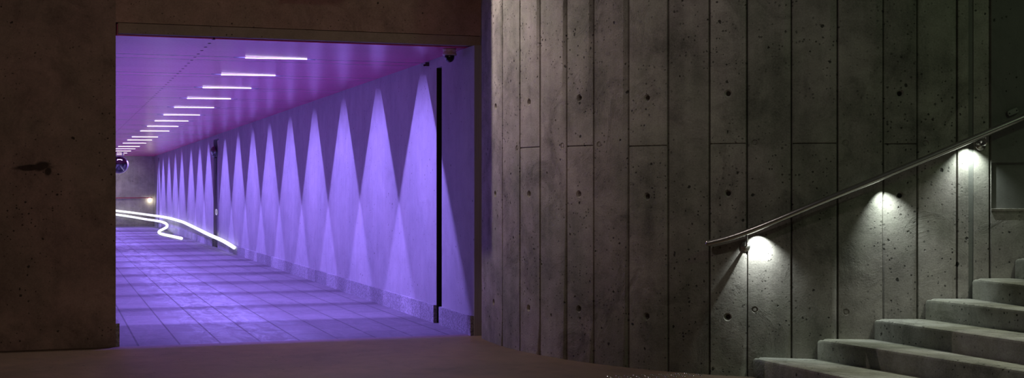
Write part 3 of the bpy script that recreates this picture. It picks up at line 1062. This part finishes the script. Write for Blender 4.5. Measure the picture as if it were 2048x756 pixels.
# ------------------------------------------------ rail on the far end wall
fr0, fr1 = on_t(225, 396.0, T_END - 0.09), on_t(304, 395.5, T_END - 0.09)
fh = empty('handrail', fr0, 'thin red handrail on the grey end wall far down the passage', 'handrail')
mm = MB(); mm.tube([fr0, fr1], 0.02, 12); mm.build('rail', M['redrail'], fh)
for u in (0.15, 0.95):
    c0 = fr0.lerp(fr1, u)
    mm = MB(); mm.tube([c0 - Vector((0, 0, 0.02)), c0 - Vector((0, 0, 0.08)) + TV * 0.02, c0 - Vector((0, 0, 0.09)) + TV * 0.088], 0.012, 8); mm.build('bracket', M['steel'], fh)
pl = fr0.lerp(fr1, 0.945)
mm = MB(); mm.lathe([(0, -0.075), (0.04, -0.07), (0.05, -0.05), (0.05, -0.02)], pl, (0, 0, 1), 14); mm.build('light_lens', plain('lit_warm_lens', (1, 1, 1), 0.4, emit=(1.0, 0.92, 0.75), strength=5.0), fh)
ld = bpy.data.lights.new('rail_lamp', 'POINT'); ld.energy = 2.5; ld.color = (1.0, 0.9, 0.68); ld.shadow_soft_size = 0.02
lo = bpy.data.objects.new('rail_lamp', ld); COL.objects.link(lo); lo.parent = fh; lo.location = pl - Vector((0, 0, 0.12)) - fr0

# -------------------------------------------------------------- light trails
NT_ = N_R - 0.095
def bw(px, py): return on_t(px, py, T_END - 0.19)
trail1 = [bw(214, 419.5), bw(232, 421), bw(256, 424), bw(278, 427), bw(296, 429.6)]
trail1 += [on_n(px, py, NT_) for px, py in ((325, 433.5), (342, 437), (366, 444), (390, 455.5), (415, 468), (445, 481), (458, 488.5), (468, 495))]
trail2 = [bw(214, 427), bw(232, 429), bw(259.5, 432.5), bw(287, 438), on_t(300, 439.8, 57.5), on_t(311, 441.2, 55.5), on_t(322, 443.2, 53), on_t(331, 446.3, 50), on_t(335, 450, 48.0), on_t(333.5, 454.5, 46.8)]
for px, py in ((326, 458.5), (319, 461.7), (317, 464.6), (321, 467.6), (329, 469.6), (341.6, 472), (353, 474.5), (363, 476.8)):
    trail2.append(on_floor(px, py, 0.055))
for pts_, lab in ((trail1, 'long white light trail shaped as a tube, sweeping down the passage wall to its plinth'), (trail2, 'white light trail shaped as a tube, bent in a tight S to the paved floor')):
    mm = MB(); mm.tube(soften(pts_, 160, 14), 0.045, 12)
    o = mm.build('light_trail', M['tube'], loc=pts_[-1])  # light trails given body as solid glowing tubes
    tag(o, lab, 'light trail', 'light trails in the passage')

# ---------------------------------------------------- lamp over the passage
LT, LN, LZ = 13.10, 2.60, 3.80
lp = tnz(LT, LN, LZ)
wl = empty('wall_lamp', tnz(T0, LN, LZ), 'unseen lamp above the passage mouth, in a box added to shape its light', 'wall lamp')
mm = MB()  # unseen box, its plates added to shape the lamp's light
tgt = cpos(s_of(984)); tt_, tn_ = tn(Vector((tgt.x, tgt.y, 0)))
dd = Vector((tt_ - LT, tn_ - LN)); dd = dd / dd.length
et, en = LT + dd.x * 0.2, LN + dd.y * 0.2
mm.hexa(tnz, (LT + 0.009, LN - 0.35, 3.42), (T0 - 0.001, en + 0.004, 4.0))          # back box
mm.hexa(tnz, (LT - 0.06, LN - 0.354, 3.42), (T0 - 0.001, LN - 0.35, 4.0))     # left cheek, keeps light off the beam
mm.hexa(tnz, (et, en, 3.42), (LT + 0.009, en + 0.004, 4.0))                # cheek, cuts an upright shadow edge on the curved wall
mm.hexa(tnz, (et - 0.02, LN - 0.35, 4.0), (T0 - 0.001, en + 0.004, 4.02))          # roof
mm.build('housing', M['dark_metal'], wl)
ld = bpy.data.lights.new('wall_lamp_bulb', 'POINT'); ld.energy = 200; ld.color = (1.0, 0.84, 0.76); ld.shadow_soft_size = 0.007
lo = bpy.data.objects.new('wall_lamp_bulb', ld); COL.objects.link(lo); lo.parent = wl; lo.location = lp - wl.location


def lamp(name, loc, energy, col, size, spot=None, aim=None):
    ld = bpy.data.lights.new(name, 'SPOT' if spot else 'POINT')
    ld.energy = energy; ld.color = col; ld.shadow_soft_size = size
    if spot: ld.spot_size = math.radians(spot); ld.spot_blend = 1.0
    lo = bpy.data.objects.new(name, ld); COL.objects.link(lo); lo.location = loc
    if aim is not None: lo.rotation_euler = (Vector(aim) - Vector(loc)).to_track_quat('-Z', 'Y').to_euler()
    return lo


lamp('warm_fill', (-1.5, 1.0, 3.3), 330, (1.0, 0.52, 0.42), 0.25, 58, (-3.3, 12.9, 2.2))  # added unseen fill for the pier and beam
lamp('wall_fill', (-2.6, 7.0, 5.6), 190, (1.0, 0.86, 0.80), 0.1, 44, (0.85, 11.4, 2.9))  # spot added out of view to brighten the upper curved wall
lamp('green_fill', (6.5, 4.0, 7.5), 150, (0.70, 1.0, 0.55), 0.3)  # greenish fill from above, added out of view
lamp('stair_fill', (6.2, 7.6, 7.5), 1250, (0.97, 1.0, 0.84), 0.12, 40, (3.5, 8.5, 0.5))  # unseen spot put in to lighten the treads

# end-wall lamp: the lit lobby at the far end
lamp('lobby_lamp', P(T_END - 2.2, 2.0, ZC - 0.2), 85, (1.0, 0.95, 0.80), 0.08, 100, P(T_END, 2.0, 1.7))

# -------------------------------------------------------------------- world
w = bpy.data.worlds.new('World'); S.world = w
w.use_nodes = True
bg = w.node_tree.nodes['Background']
bg.inputs['Color'].default_value = (1.0, 0.90, 0.82, 1); bg.inputs['Strength'].default_value = 0.020

# ------------------------------------------------------------------- camera
cd = bpy.data.cameras.new('Camera')
cd.sensor_width = 36.0; cd.sensor_fit = 'HORIZONTAL'
cd.lens = F / 2048 * 36.0
cd.clip_end = 300
co_ = bpy.data.objects.new('Camera', cd); COL.objects.link(co_)
co_.location = (0, 0, EYE); co_.rotation_euler = (math.pi / 2, 0, 0)
S.camera = co_

S.view_settings.view_transform = 'Standard'
S.view_settings.look = 'None'
S.view_settings.exposure = 0.0
S.view_settings.gamma = 1.0
S.view_settings.use_curve_mapping = False
cy = S.cycles
cy.use_denoising = True
cy.denoiser = 'OPENIMAGEDENOISE'
cy.denoising_input_passes = 'RGB_ALBEDO_NORMAL'
cy.denoising_prefilter = 'ACCURATE'
cy.max_bounces = 6; cy.diffuse_bounces = 4; cy.glossy_bounces = 3
cy.sample_clamp_indirect = 3.0
cy.use_light_tree = True
cy.caustics_reflective = False; cy.caustics_refractive = False
